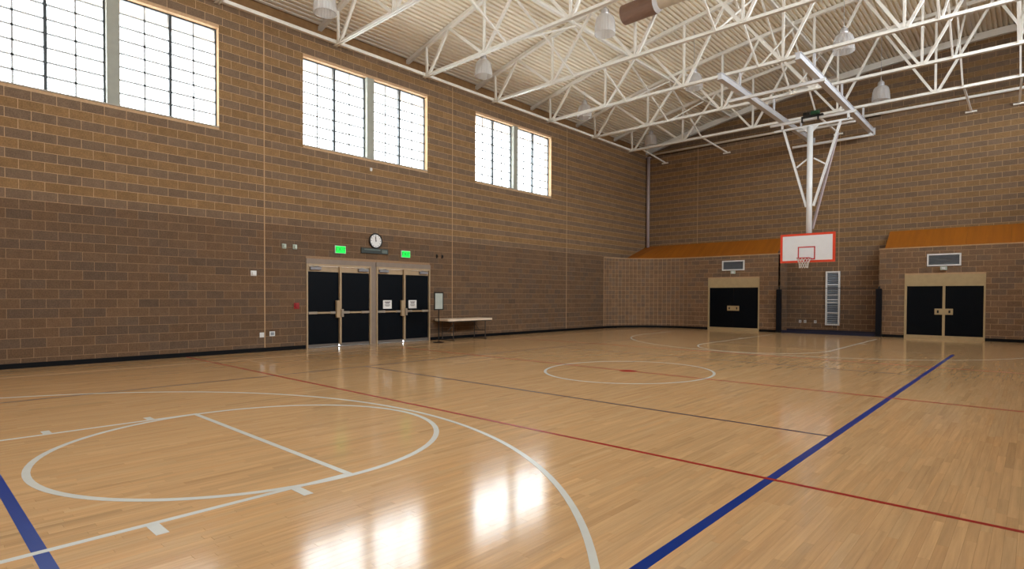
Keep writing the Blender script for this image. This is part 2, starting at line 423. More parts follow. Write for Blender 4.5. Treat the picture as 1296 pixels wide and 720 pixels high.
lring(9.16, 18.2, 1.83, 2.2, 180, 360, 'pwhite', 'white free-throw arc at the far end', z=0.0015)
lstrip(7.33, 18.2, 7.33, 24.6, 'pwhite'); lstrip(10.99, 18.2, 10.99, 24.6, 'pwhite'); lstrip(7.33, 18.2, 10.99, 18.2, 'pfaint', w=0.04)
lstrip(7.14, 21.5, 7.31, 21.5, 'pwhite', w=0.12); lstrip(11.01, 21.7, 11.2, 21.7, 'pwhite', w=0.12)
lstrip(1.55, -2.4, 1.55, 24.6, 'pfaint', w=0.04); lstrip(16.8, -2.4, 16.8, 24.6, 'pfaint', w=0.04)
lstrip(1.62, 5.85, 2.7, 5.85, 'pfaint', w=0.04)

# ------------------------------------------------------------------ left wall
WTOP = 8.93
D1, D2 = (8.22, 10.36), (10.55, 12.70); DTOP = 2.56
holesL = [(y, y + WPAIR, WZ0, WZ1) for y in WINY] + [(D1[0], D2[1], -1, DTOP)]
m = MB(); slab(m, RY0, YUP, 3.44, WTOP, holesL, lambda m, a, b, c, d: m.box(-0.42, -0.005, a, b, c, d))
LOWDARK = 0.78  # light falloff painted into the lower blocks, over their own brown
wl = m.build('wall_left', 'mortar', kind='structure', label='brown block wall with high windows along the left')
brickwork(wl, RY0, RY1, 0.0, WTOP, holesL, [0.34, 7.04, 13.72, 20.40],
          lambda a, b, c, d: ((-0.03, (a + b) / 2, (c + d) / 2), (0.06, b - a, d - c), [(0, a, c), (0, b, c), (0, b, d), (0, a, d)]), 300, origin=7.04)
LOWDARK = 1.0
m = MB(); slab(m, RY0, YUP, -0.1, 3.44, holesL, lambda m, a, b, c, d: m.box(-0.42, -0.005, a, b, c, d)); m.build('lower_core', 'mortarshade', wl)  # same tan mortar, with the lower wall's shade put into its colour
for y in (0.34, 7.04, 13.72, 20.40):
    for a, b in ([(0.1, WTOP)]):
        MB().box(-0.012, 0.004, y - 0.014, y + 0.014, a, b).build('joint_strip', 'sealant', wl)
# the recessed upper wall above the ledge, and the ledge
MB().box(-0.95, -0.85, RY0, YUP, 8.7, 10.2).build('wall_left_upper', 'upper', kind='structure', label='plain tan wall strip above the window wall ledge')
MB().box(-0.86, -0.40, RY0, YUP, 8.85, 8.93).build('trim_1', 'upper', kind='structure', label='flat ledge on top of the window wall')
led = thing('trim_2', (0, 10, 8.85), 'cream steel ledger rail along the top of the window wall', kind='structure')
MB().box(-0.02, 0.11, RY0, 25.6, 8.855, 8.875).build('bottom_flange', 'steel', led)
MB().box(-0.02, 0.03, RY0, 25.6, 8.875, 8.965).build('web', 'steel', led)
MB().box(0.075, 0.11, RY0, 25.6, 8.875, 8.945).build('lip', 'steel', led)
MB().box(-0.02, 0.02, 12.72, 23.33, 0, 0.105).build('baseboard_left', 'rubber', kind='structure', label='black rubber base right of the doors')
MB().box(-0.02, 0.02, RY0, 8.2, 0, 0.105).build('baseboard_left_near', 'rubber', kind='structure', label='black rubber base left of the doors')

# windows: two per opening
def make_window(n, y0, first):
    y1 = y0 + (2.095 if first else 2.10)
    w = thing('window_%d' % n, (-0.2, (y0 + y1) / 2, WZ0), 'bright high window with thin grey glazing bars', kind='structure')
    XA, XB = -0.23, -0.16
    for a, b, c, d in ((y0, y1, WZ0, WZ0 + .03), (y0, y1, WZ1 - .03, WZ1), (y0, y0 + .03, WZ0 + .03, WZ1 - .03), (y1 - .03, y1, WZ0 + .03, WZ1 - .03)):
        MB().box(XA, XB, a, b, c, d).build('frame_bar', 'frame', w)
    ym = (y0 + y1) / 2
    MB().box(XA - .01, XB + .03, ym - .03, ym + .03, WZ0 + .03, WZ1 - .03).build('mullion', 'frame', w)
    R = 8; h = (WZ1 - WZ0 - .06) / R
    cols = [(y0 + .03, (y0 + ym) / 2), ((y0 + ym) / 2, ym - .03), (ym + .03, (y1 + ym) / 2), ((y1 + ym) / 2, y1 - .03)]
    for q in ((y0 + ym) / 2, (y1 + ym) / 2):
        MB().box(-0.205, -0.18, q - .02, q + .02, WZ0 + .03, WZ1 - .03).build('glazing_bar', 'muntin', w)
    for r in range(1, R):
        z = WZ0 + .03 + r * h
        for a, b in ((y0 + .03, ym - .03), (ym + .03, y1 - .03)):
            MB().box(-0.205, -0.18, a, b, z - .022, z + .022).build('glazing_bar', 'muntin', w)
    for a, b in cols:
        for r in range(R):
            z = WZ0 + .03 + r * h
            MB().box(-0.196, -0.190, a + .018, b - .018, z + .02, z + h - .02).build('pane', 'glass', w)
n = 1
for i, y in enumerate(WINY):
    if i == 0: continue
    make_window(n, y, True); make_window(n + 1, y + 2.35, False); n += 2
    MB().box(-0.30, -0.02, y + 2.10, y + 2.345, WZ0, WZ1).build('trim_%d' % (i + 2), 'post', kind='structure', label='grey-green post between the paired windows')
    s = MB(); s.prism([(-0.40, 0), (0.012, 0), (0.012, 1), (-0.40, 1)], 0, 1); s.v = []; s.f = []
    s.poly([(-.40, y, WZ0 + .05), (.014, y, WZ0 - .0), (.014, y, WZ0 - .03), (-.40, y, WZ0 - .03), (-.40, y + WPAIR, WZ0 + .05), (.014, y + WPAIR, WZ0), (.014, y + WPAIR, WZ0 - .03), (-.40, y + WPAIR, WZ0 - .03)],
           [(0, 1, 5, 4), (1, 2, 6, 5), (2, 3, 7, 6), (3, 0, 4, 7), (0, 3, 2, 1), (4, 5, 6, 7)])
    s.build('trim_%d' % (i + 6), 'sill', kind='structure', label='pale sloping sill under the paired windows')
# outdoors beyond the windows and doors
MB().box(-40, -0.42, -40, 70, -0.15, -0.05).build('ground_outside', 'concrete', kind='structure', label='pale paving outside the window wall')
MB().box(RX + 0.42, 60, -40, 70, -0.15, -0.05).build('ground_beyond', 'darkground', kind='structure', label='unseen ground beyond the right side, darkened to cut bounce light')  # unseen ground, coloured dark to hold bounce off the right-hand deck
MB().box(-1.55, -0.42, RY0, YUP, 8.42, 8.70).build('eave_outside', 'soffit', kind='structure', label='tan eave soffit seen through the top window panes')

# ------------------------------------------------------------------ double exit doors in the left wall
def exit_doors(n, y0, y1, gap_y):
    d = thing('door_%d' % n, (0, (y0 + y1) / 2, 0), 'pair of near-black exit doors in a tan steel frame', kind='structure')
    XF0, XF1 = -0.14, 0.03
    MB().box(XF0, XF1, y0, y0 + .045, 0, 2.42).build('jamb', 'tan', d); MB().box(XF0, XF1, y1 - .045, y1, 0, 2.42).build('jamb', 'tan', d)
    MB().box(XF0, XF1, y0 + .055, y1 - .055, 2.36, 2.42).build('head', 'tan', d)
    MB().box(XF0, 0.035, y0 - .01, y1 + .01, 2.42, 2.56).build('header_panel', 'header', d)
    MB().box(XF0, 0.06, y0 + .055, y1 - .055, -0.005, 0.018).build('threshold', 'threshold', d)
    ym = (y0 + y1) / 2
    MB().box(-0.07, 0.045, ym - .03, ym + .03, 0.075, 2.36).build('centre_mullion', 'tan', d)
    for s, (a, b) in ((0, (y0 + .05, ym - .03)), (1, (ym + .03, y1 - .05))):
        lf = MB().box(-0.08, -0.03, a, b, 0.045, 2.20).build('door_leaf', 'doordark', d)
        MB().box(-0.08, -0.025, a, b, 2.20, 2.355).build('top_rail', 'tan', lf)
        MB().box(-0.08, -0.022, a, b, 0.022, 0.10).build('kick_rail', 'threshold', lf)
        for q0, q1 in ((a + .01, a + .28), (b - .28, b - .01)):
            MB().box(-0.025, 0.03, q0, q1, 0.975, 1.045).build('push_bar_end', 'chrome', lf, bevel=.006)
        MB().box(-0.015, 0.022, a + .02, b - .02, 0.985, 1.035).build('push_bar', 'tan', lf)
        c0 = a + .06 if s == 0 else b - .40
        MB().box(-0.02, 0.055, c0, c0 + .34, 2.245, 2.33).build('closer', 'closer', lf, bevel=.008)
        MB().bar((0.03, c0 + .17, 2.34), (0.01, c0 + (.05 if s else .30), 2.365), .025, .012).build('closer_arm', 'closer', lf)
    MB().box(0.0, 0.085, ym - .15, ym - .03, 0.86, 1.37).build('lock_case', 'tan', d, bevel=.006)
    MB().box(0.045, 0.10, ym + .0, ym + .07, 0.88, 1.11).build('lock_plate', 'chrome', d, bevel=.006)
exit_doors(1, D1[0], D1[1], 9.25); exit_doors(2, D2[0], D2[1], 11.6)
MB().box(-0.16, 0.0, D1[1], D2[0], 0, 2.56).build('trim_12', 'header', kind='structure', label='grey-tan infill between the two pairs of doors')

# notices on the right pair
def notice(name, y0, y1, label):
    t = thing(name, (-0.028, (y0 + y1) / 2, 1.10), label, 'notice')
    MB().box(-0.0295, -0.026, y0, y1, 1.10, 1.37).build('sheet', 'paper', t)
    for k, (z, w) in enumerate(((1.315, .8), (1.28, .6), (1.235, .7), (1.21, .75), (1.185, .5))):
        ym = (y0 + y1) / 2; hw = (y1 - y0) * w / 2 * .8
        MB().box(-0.026, -0.0255, ym - hw, ym + hw, z - (.012 if k < 2 else .006), z + (.012 if k < 2 else .006)).build('printed_line', 'print', t)
notice('notice', 10.83, 11.16, 'white printed notice on the left leaf of the right-hand doors')
notice('notice', 11.83, 12.16, 'white printed notice on the right leaf of the right-hand doors')

# exit signs
def exit_sign(y0, y1, label):
    t = thing('exit_sign', (0.04, (y0 + y1) / 2, 2.77), label, 'sign')
    MB().box(0.002, 0.055, y0, y1, 2.755, 2.985).build('housing', 'exitbody', t, bevel=.006)
    MB().box(0.055, 0.061, y0 + .02, y1 - .02, 2.772, 2.968).build('face', 'exitgreen', t)
    vv, ff = text_mesh('EXIT', 0.16)
    m = MB().poly([(0.063 + z, (y0 + y1) / 2 + x, 2.87 + y) for x, y, z in vv], ff); m.build('lettering', 'exitletter', t)
exit_sign(9.10, 9.46, 'lit green EXIT sign over the left-hand doors')
exit_sign(11.48, 11.84, 'lit green EXIT sign over the right-hand doors')

# clock and the dark bar beneath it
ck = thing('wall_clock', (0.0, 10.52, 3.22), 'round white wall clock with black rim above the doors', 'clock')
disc_x((0.004, 10.52, 3.22), 0.235, 0.03).build('case', 'black', ck)
MB().torus((0.038, 10.52, 3.22), 0.222, 0.022, 36, 8, 'x').build('rim', 'black', ck, smooth=True)
disc_x((0.034, 10.52, 3.22), 0.205, 0.006).build('dial', 'white', ck)
for k in range(12):
    a = k * math.pi / 6; r0, r1 = (.155, .185)
    MB().bar((0.041, 10.52 + r0 * math.sin(a), 3.22 + r0 * math.cos(a)), (0.041, 10.52 + r1 * math.sin(a), 3.22 + r1 * math.cos(a)), .016, .003, up=(1, 0, 0)).build('hour_mark', 'black', ck)
MB().bar((0.044, 10.52, 3.20), (0.044, 10.505, 3.34), .022, .003, up=(1, 0, 0)).build('hour_hand', 'black', ck)
MB().bar((0.047, 10.523, 3.19), (0.047, 10.512, 3.39), .014, .003, up=(1, 0, 0)).build('minute_hand', 'black', ck)
disc_x((0.042, 10.52, 3.22), 0.02, 0.008, 12).build('hub', 'black', ck)
sg = thing('sign_bar', (0, 10.49, 2.83), 'long dark green name bar under the clock', 'sign')
MB().box(0.002, 0.045, 10.0, 10.98, 2.82, 2.985).build('panel', 'signdark', sg, bevel=.004)
MB().box(0.045, 0.048, 10.10, 10.68, 2.92, 2.955).build('strip', 'signpale', sg)
MB().box(0.045, 0.048, 10.74, 10.94, 2.85, 2.95).build('end_plate', 'signpale', sg)

# small fittings on the left wall
def fitting(name, y, z, w, h, d, mat, label, cat, inner=None):
    t = thing(name, (0, y, z), label, cat)
    MB().box(0.001, d * .45, y - w / 2, y + w / 2, z - h / 2, z + h / 2).build('plate', mat, t, bevel=.004)
    MB().box(d * .45, d, y - w * .3, y + w * .3, z - h * .3, z + h * .3).build('front', inner or mat, t, bevel=.004)
    return t
fitting('wall_speaker', 7.57, 2.86, .11, .13, .09, 'exitbody', 'small grey box high on the wall, nearer the joint line', 'wall box')
fitting('wall_speaker', 7.88, 2.86, .11, .13, .09, 'exitbody', 'small grey box high on the wall, nearer the doors', 'wall box')
fitting('thermostat', 6.74, 2.09, .15, .14, .06, 'white', 'white thermostat box at head height left of the joint line', 'thermostat')
fitting('fire_alarm_pull', 7.93, 1.22, .15, .17, .06, 'red', 'red fire alarm pull station beside the left-hand doors', 'fire alarm')
fitting('wall_outlet', 6.96, .45, .12, .13, .02, 'white', 'white outlet plate left of the joint line near the floor', 'outlet')
fitting('wall_outlet', 7.24, .47, .15, .13, .02, 'white', 'white outlet plate right of the joint line near the floor', 'outlet', 'ventgrey')
fitting('motion_sensor', 10.36, 5.42, .07, .1, .06, 'white', 'tiny white sensor under the middle pair of windows', 'sensor')
fitting('wall_hook', 13.0, 2.88, .04, .13, .07, 'black', 'small dark bracket above the sign stand, nearer the doors', 'bracket')
fitting('wall_hook', 13.24, 2.88, .04, .13, .07, 'black', 'small dark bracket above the sign stand, away from the doors', 'bracket')

# folding table and sign stand by the doors
tb = thing('folding_table', (0.45, 14.05, 0), 'long off-white folding table against the wall beside the doors', 'table')
m = MB(); X0, X1, Y0, Y1 = 0.10, 0.86, 12.80, 14.92
m.prism([(X0 + .05, Y0), (X1 - .05, Y0), (X1, Y0 + .05), (X1, Y1 - .05), (X1 - .05, Y1), (X0 + .05, Y1), (X0, Y1 - .05), (X0, Y0 + .05)], 0.665, 0.735).build('table_top', 'table', tb, bevel=.01)
MB().box(X0 + .04, X1 - .04, Y0 + .06, Y1 - .06, 0.635, 0.665).build('apron', 'tleg', tb)
for y, s in ((13.1, 1), (14.62, -1)):
    for x in (0.20, 0.76):
        MB().tube((x, y, 0.0), (x, y, 0.65), .016, 8).build('leg', 'tleg', tb)
    MB().bar((0.12, y, 0.015), (0.84, y, 0.015), .04, .03).build('foot_bar', 'tleg', tb)
    MB().tube((0.20, y, 0.30), (0.76, y, 0.30), .012, 8).build('stretcher', 'tleg', tb)
    MB().tube((0.48, y, 0.30), (0.48, y + s * .36, 0.645), .011, 8).build('brace', 'tleg', tb)
ss = thing('sign_stand', (0.95, 12.36, 0), 'black floor stand with a framed poster beside the right-hand doors', 'sign stand')
SY, SX = 12.30, 0.95
MB().lathe([(0.0, 0), (0.19, 0), (0.19, .012), (0.05, .03), (0.018, .035), (0, .035)], (SX, SY, 0)).build('base', 'black', ss, smooth=False)
MB().tube((SX, SY, .03), (SX, SY, 1.08), .016, 10).build('pole', 'black', ss)
for a, b, c, d in ((SY - .19, SY + .19, 1.05, 1.09), (SY - .19, SY + .19, 1.60, 1.64), (SY - .19, SY - .16, 1.09, 1.60), (SY + .16, SY + .19, 1.09, 1.60)):
    MB().box(SX - .015, SX + .015, a, b, c, d).build('frame_bar', 'black', ss)
MB().box(SX - .008, SX + .006, SY - .16, SY + .16, 1.09, 1.60).build('poster', 'easelpaper', ss)

# ------------------------------------------------------------------ low storage walls with the alcove between
ZB, YF, RF = 3.38, 26.23, 2.88
XA1, XA2 = 7.03, 10.75
D3, D4 = (3.90, 6.24), (11.58, 13.95); D34T = 2.38
# left storage wall: quarter round out of the window wall, then straight
cx, cy = RF, YF - RF                                   # centre of the quarter round
arc = lambda a, r: (cx - r * math.cos(a), cy + r * math.sin(a))
m = MB(); K = 24
for k in range(K):
    a, b = k * math.pi / 2 / K, (k + 1) * math.pi / 2 / K
    m.prism([arc(a, RF + .005), arc(b, RF + .005), arc(b, RF + .2), arc(a, RF + .2)], 0, ZB)
slab(m, RF, XA1, 0, ZB, [(D3[0], D3[1], -1, D34T)], lambda m, a, b, c, d: m.box(a, b, YF + .005, YF + .25, c, d))
m.box(XA1 - .25, XA1 - .012, YF + .012, RY1, 0, ZB)
ws = m.build('wall_storage_left', 'mortar', kind='structure', label='low brown block wall curving out of the left corner')
LOWDARK = 1.13
putF = lambda a, b, c, d: (((a + b) / 2, YF + .03, (c + d) / 2), (b - a, .06, d - c), [(a, YF, c), (b, YF, c), (b, YF, d), (a, YF, d)])
brickwork(ws, RF, XA1, 0, ZB, [(D3[0], D3[1], -1, D34T)], [], putF, 300, origin=XA1 - BL * 12)
m = MB(); NB = 22
for c in range(17):
    za, zb = c * CH + .005, min(ZB, (c + 1) * CH) - .005
    if zb - za < .03: continue
    for k in range(NB):
        a, b = (k + .035) * math.pi / 2 / NB, (k + .965) * math.pi / 2 / NB
        t = block_tint(1, c); q = [arc(a, RF), arc(b, RF), arc(b, RF + .06), arc(a, RF + .06)]
        m.poly([(x, y, z) for z in (za, zb) for x, y in q], [(3, 2, 1, 0), (4, 5, 6, 7), (0, 1, 5, 4), (1, 2, 6, 5), (2, 3, 7, 6), (3, 0, 4, 7)], t)
m.build('stacked_brick_field', 'block_mesh', ws, kind='stuff')
m = MB()
for c in range(17):
    za, zb = c * CH + .005, min(ZB, (c + 1) * CH) - .005
    o = .2 if c % 2 else 0
    for a, b in subtract(YF, RY1, []):
        y = a - o
        while y < b:
            s, e = max(a, y) + .005, min(b, y + BL) - .005; y += BL
            if e - s > .04: m.box(XA1 - .06, XA1, s, e, za, zb, block_tint(1, c))
m.build('return_brick_field', 'block_mesh', ws, kind='stuff')
m = MB()
for k in range(K):
    a, b = k * math.pi / 2 / K, (k + 1) * math.pi / 2 / K
    m.prism([arc(a, RF - .012), arc(b, RF - .012), arc(b, RF + .12), arc(a, RF + .12)], ZB, ZB + .035)
m.box(RF, XA1 + .01, YF - .012, YF + .12, ZB, ZB + .035); m.build('coping', 'mortar', ws)
m = MB()
for k in range(K):
    a, b = k * math.pi / 2 / K, (k + 1) * math.pi / 2 / K
    m.prism([arc(a, RF - .02), arc(b, RF - .02), arc(b, RF), arc(a, RF)], 0, .105)
m.box(RF, D3[0], YF - .02, YF, 0, .105); m.box(D3[1], XA1, YF - .02, YF, 0, .105)
m.build('baseboard_back', 'rubber', kind='structure', label='black rubber base along the left storage wall')
# right storage wall
m = MB(); slab(m, XA2, RX, 0, ZB, [(D4[0], D4[1], -1, D34T)], lambda m, a, b, c, d: m.box(a, b, YF + .005, YF + .25, c, d))
m.box(XA2 + .012, XA2 + .25, YF + .012, RY1, 0, ZB)
wr = m.build('wall_storage_right', 'mortar', kind='structure', label='low brown block wall with doors at the right')
brickwork(wr, XA2, RX, 0, ZB, [(D4[0], D4[1], -1, D34T)], [], putF, 300, origin=XA2)
MB().box(XA2 - .01, RX, YF - .012, YF + .12, ZB, ZB + .035).build('coping', 'mortar', wr)
MB().box(XA2, D4[0], YF - .02, YF, 0, .105).build('baseboard_right', 'rubber', kind='structure', label='short black rubber base left of the far right doors')
MB().box(D4[1], RX, YF - .02, YF, 0, .105).build('baseboard_right_end', 'rubber', kind='structure', label='black rubber base right of the far right doors')
LOWDARK = 1.0
MB().box(-0.004, 0.006, 23.34, 23.368, 0.1, 3.40).build('joint_strip', 'sealant', ws)
# orange sloping roofs behind the low walls
def roof(name, x0, x1, label, curved=False):
    y1, z0, z1 = RY1 - .01, ZB + .02, 4.17
    t = thing(name, ((x0 + x1) / 2, YF + .1, z0), label, kind='structure')
    n = max(1, round((x1 - x0) / 1.22)); w = (x1 - x0) / n
    def front(x):
        if not curved or x >= RF: return YF + .10
        return max(25.2, cy + math.sqrt(max(0.0, (RF + .10) ** 2 - (cx - x) ** 2)))
    for k in range(n):
        a, b = x0 + k * w + .003, x0 + (k + 1) * w - .003
        q = [a + (b - a) * i / 6 for i in range(7)]; vv = []
        for dz in (-.04, 0):
            vv += [(x, front(x), z0 + dz) for x in q] + [(x, y1, z1 + dz) for x in q]
        ff = []
        for i in range(6):
            ff += [(i, i + 7, i + 8, i + 1), (14 + i, 15 + i, 22 + i, 21 + i), (i, i + 1, 15 + i, 14 + i), (7 + i + 1, 7 + i, 21 + i, 22 + i)]
        ff += [(0, 14, 21, 7), (6, 13, 27, 20)]
        MB().poly(vv, ff).build('roof_panel', 'orange', t)
roof('roof_1', 0.02, 6.92, 'orange stained sloping roof over the left storage wall', True)
roof('roof_2', 10.90, RX - .02, 'orange stained sloping roof over the right storage wall')
# flat closing boards so the roofs end cleanly at the curved corner
# storage doors
def storage_doors(n, x0, x1, label, stile):
    d = thing('door_%d' % n, ((x0 + x1) / 2, YF, 0), label, kind='structure')
    F0, F1 = YF - .025, YF + .12
    MB().box(x0, x0 + .075, F0, F1, 0, D34T).build('jamb', 'tandoor', d); MB().box(x1 - .05, x1, F0, F1, 0, D34T).build('jamb', 'tandoor', d)
    MB().box(x0 + .075, x1 - .05, F0 + .01, F1, 1.95, D34T).build('header_panel', 'tandoor', d)
    MB().box(x0 + .075, x1 - .05, F0 + .005, F1, 0.0, .13).build('kick_plate', 'tandoor', d)
    xm = (x0 + x1) / 2 + .01
    for a, b in ((x0 + .075, xm - (.04 if stile else .004)), (xm + (.04 if stile else .004), x1 - .05)):
        MB().box(a, b, YF + .02, YF + .07, .13, 1.95).build('door_leaf', 'doordark', d)
    if stile: MB().box(xm - .04, xm + .04, YF + .0, YF + .06, .13, 1.95).build('centre_stile', 'tandoor', d)
    pl = MB().box(xm - .27, xm + .27, YF - .01, YF + .02, .90, 1.12).build('handle_plate', 'tandoor', d, bevel=.006)
    for s in (-1, 1):
        MB().box(xm + s * .17 - .028, xm + s * .17 + .028, YF - .016, YF - .009, .96, 1.06).build('finger_slot', 'black', pl)
storage_doors(3, *D3, 'pair of dark storage doors with tan header left of the alcove', False)
storage_doors(4, *D4, 'pair of dark storage doors with tan header right of the alcove', True)
def wall_vent(x0, x1, z0, z1, label, lab2):
    t = thing('wall_vent', ((x0 + x1) / 2, YF, z0), label, 'vent')
    f = .05
    for a, b, c, d in ((x0, x1, z0, z0 + f), (x0, x1, z1 - f, z1), (x0, x0 + f, z0 + f, z1 - f), (x1 - f, x1, z0 + f, z1 - f)):
        MB().box(a, b, YF - .05, YF - .002, c, d).build('frame_bar', 'white', t)
    MB().box(x0 + f, x1 - f, YF - .012, YF - .003, z0 + f, z1 - f).build('backing', 'ventdark', t)
    n = 9; h = (z1 - z0 - 2 * f) / n
    for k in range(n):
        z = z0 + f + (k + .5) * h
        MB().bar((x0 + f, YF - .028, z), (x1 - f, YF - .028, z), .034, .006, up=(0, .6, 1)).build('slat', 'ventgrey', t)
    xm = (x0 + x1) / 2 + .0; e = thing('emergency_light', (xm, YF, z0 - .16), lab2, 'light')
    MB().box(xm - .10, xm + .10, YF - .08, YF - .001, z0 - .155, z0 - .02).build('body', 'exitbody', e, bevel=.01)
    MB().box(xm - .05, xm + .05, YF - .095, YF - .08, z0 - .13, z0 - .05).build('lens', 'white', e, bevel=.006)
wall_vent(4.57, 5.58, 2.73, 3.18, 'white-framed grey vent over the left storage doors', 'small pale box under the left wall vent')
wall_vent(12.26, 13.26, 2.68, 3.13, 'white-framed grey vent over the right storage doors', 'small pale box under the right wall vent')

# ------------------------------------------------------------------ back wall (above and between the storage walls)
m = MB(); slab(m, -0.42, RX, 0, 8.95, [], lambda m, a, b, c, d: m.box(a, b, RY1 + .005, RY1 + .4, c, d))
wb = m.build('wall_back', 'mortar', kind='structure', label='tall brown block wall at the far end')
putB = lambda a, b, c, d: (((a + b) / 2, RY1 + .03, (c + d) / 2), (b - a, .06, d - c), [(a, RY1, c), (b, RY1, c), (b, RY1, d), (a, RY1, d)])
brickwork(wb, 0, RX, 0, 8.95, [(-1, XA1 - .3, -1, 3.4), (XA2 + .3, 99, -1, 3.4)], [2.80, 9.07, 15.33], putB, 300, origin=9.07)
for x, z in ((2.80, 4.2), (9.07, 0.1)):
    MB().box(x - .014, x + .014, RY1 - .004, RY1 + .012, z, 8.9).build('joint_strip', 'sealant', wb)
MB().box(XA1, XA2, RY1 - .02, RY1, 0, .12).build('baseboard_alcove', 'blue', kind='structure', label='dark blue base strip inside the alcove')
m = MB(); slab(m, -0.95, RX + .2, 8.9, 12.2, [], lambda m, a, b, c, d: m.box(a, b, YUP + .012, YUP + .3, c, d))
wu = m.build('wall_back_upper', 'mortar', kind='structure', label='set-back upper block wall behind the roof trusses')
putU = lambda a, b, c, d: (((a + b) / 2, YUP + .03, (c + d) / 2), (b - a, .06, d - c), [(a, YUP, c), (b, YUP, c), (b, YUP, d), (a, YUP, d)])
brickwork(wu, -0.85, RX, 8.95, 12.1, [], [], putU, 0)
MB().box(-0.85, RX, RY1 + .0, YUP, 8.86, 8.94).build('trim_13', 'upper', kind='structure', label='flat ledge on top of the back wall')
MB().tube((0.3, RY1 - .07, 8.95), (RX, RY1 - .07, 8.95), .055, 12).build('ledge_pipe', 'steel', label='thin tan pipe along the top of the back wall', cat='pipe', smooth=True)
# corner downpipe
cp = thing('corner_pipe', (0.14, RY1 - .14, 4.0), 'grey vertical pipe in the far left corner', 'pipe')
MB().tube((0.14, RY1 - .14, 4.0), (0.14, RY1 - .14, 8.86), .085, 14).build('shaft', 'pipe', cp, smooth=True)
MB().box(0.03, 0.25, RY1 - .25, RY1 - .03, 8.80, 8.85).build('cap_plate', 'pipe', cp)
# unseen sides of the room
m = MB(); slab(m, RY0, YUP, -.1, 12.2, [(a, b, RZ0, RZ1) for a, b in RWIN], lambda m, a, b, c, d: m.box(RX, RX + .4, a, b, c, d))
m.build('wall_right', 'plaster', kind='structure', label='plain brown wall with high windows on the right')
MB().box(-1.0, RX + .4, RY0 - .3, RY0, -.1, 12.2).build('wall_near', 'plaster', kind='structure', label='plain brown wall behind the camera')

# alcove: tall louvred panel, outlets, padded posts with a mesh net between them
lv = thing('louvred_panel', (8.88, RY1, .33), 'tall narrow white-framed slatted panel on the alcove wall', 'panel')
x0, x1, z0, z1, f = 8.60, 9.15, .33, 2.63, .065
for a, b, c, d in ((x0, x1, z0, z0 + f), (x0, x1, z1 - f, z1), (x0, x0 + f, z0 + f, z1 - f), (x1 - f, x1, z0 + f, z1 - f)):
    MB().box(a, b, RY1 - .09, RY1 - .002, c, d).build('frame_bar', 'white', lv)
MB().box(x0 + f, x1 - f, RY1 - .02, RY1 - .004, z0 + f, z1 - f).build('backing', 'ventdark', lv)
nz = 24; h = (z1 - z0 - 2 * f) / nz
for k in range(nz):
    z = z0 + f + (k + .5) * h
    MB().bar((x0 + f, RY1 - .045, z), (x1 - f, RY1 - .045, z), .05, .012, up=(0, random.uniform(.3, 1.1), 1)).build('slat', 'slat', lv)
for z in (.86, 1.30, 1.42, 1.62, 2.05):
    MB().box(x0 + f, x1 - f, RY1 - .075, RY1 - .055, z - .02, z + .02).build('cross_bar', 'white', lv)
for x, l in ((7.59, 'nearest the alcove corner'), (7.79, 'in the middle of the three'), (8.20, 'nearest the slatted panel')):
    o = thing('wall_outlet', (x, RY1, .46), 'small pale outlet low on the alcove wall, ' + l, 'outlet')
    MB().box(x - .05, x + .05, RY1 - .012, RY1 - .001, .40, .52).build('plate', 'white', o, bevel=.003)
    MB().box(x - .02, x + .02, RY1 - .016, RY1 - .012, .43, .49).build('socket', 'ventgrey', o)
for x, l in ((7.10, 'black padded post at the left side of the alcove'), (10.77, 'black padded post at the right side of the alcove')):
    o = thing('padded_post', (x, YF - .10, 0), l, 'post')
    m = MB(); w = .095
    m.prism([(x - w, YF - .02 - w * 1.9), (x + w, YF - .02 - w * 1.9), (x + w, YF - .02), (x - w, YF - .02)], 0.0, 1.86).build('pad', 'pad', o, bevel=.02)
    MB().tube((x, YF - .11, 1.86), (x, YF - .11, 1.95), .03, 10).build('post_top', 'black', o)
    MB().box(x - .11, x + .11, YF - .22, YF - .01, 0, .03).build('floor_plate', 'black', o)
nt_ = thing('safety_net', (8.93, YF - .10, 0), 'black mesh net stretched between the padded posts', 'net')
NX0, NX1, YN = 7.215, 10.655, YF - .11
MB().tube((NX0, YN, 1.90), (NX1, YN, 1.88), .012, 8).build('top_cord', 'meshnet', nt_)
MB().box(NX0, NX1, YN - .02, YN + .02, .0, .115).build('bottom_band', 'blue', nt_)
m = MB(); k = NX0
while k < NX1: m.box(k, k + .0022, YN - .001, YN + .001, .11, 1.89); k += .045
k = .13
while k < 1.89: m.box(NX0, NX1, YN - .001, YN + .001, k, k + .0022); k += .045
m.build('mesh_cords', 'meshnet', nt_, kind='stuff')

# ------------------------------------------------------------------ roof: ribbed deck and trusses
ztop = lambda x: 9.78 + .245 * x - .0078 * x * x
ZC = 8.85
prof = []; x = -0.95; i = 0; PER = .152
while x < RX + .4:
    for dx, dz in ((0, 0), (.076, 0), (.086, .07), (.142, .07)): prof.append((x + dx, ztop(x + dx) + .075 + dz))
    x += PER
m = MB(); vv = [(x, y, z) for y in (RY0 - .1, YUP + .1) for x, z in prof]; k = len(prof)
m.poly(vv, [(i, i + k, i + 1 + k, i + 1) for i in range(k - 1)])
m.build('ceiling', 'deck', kind='structure', label='cream ribbed steel roof deck')
m = MB(); vv = [(x, y, ztop(x) + .30) for y in (RY0 - .1, YUP + .2) for x in (-1.0, 3, 7, 11, 15, RX + .4)]
m.poly(vv, [(i, i + 6, i + 7, i + 1) for i in range(5)]); m.build('ceiling_cover', 'deck', kind='structure', label='roof cover over the ribbed deck')
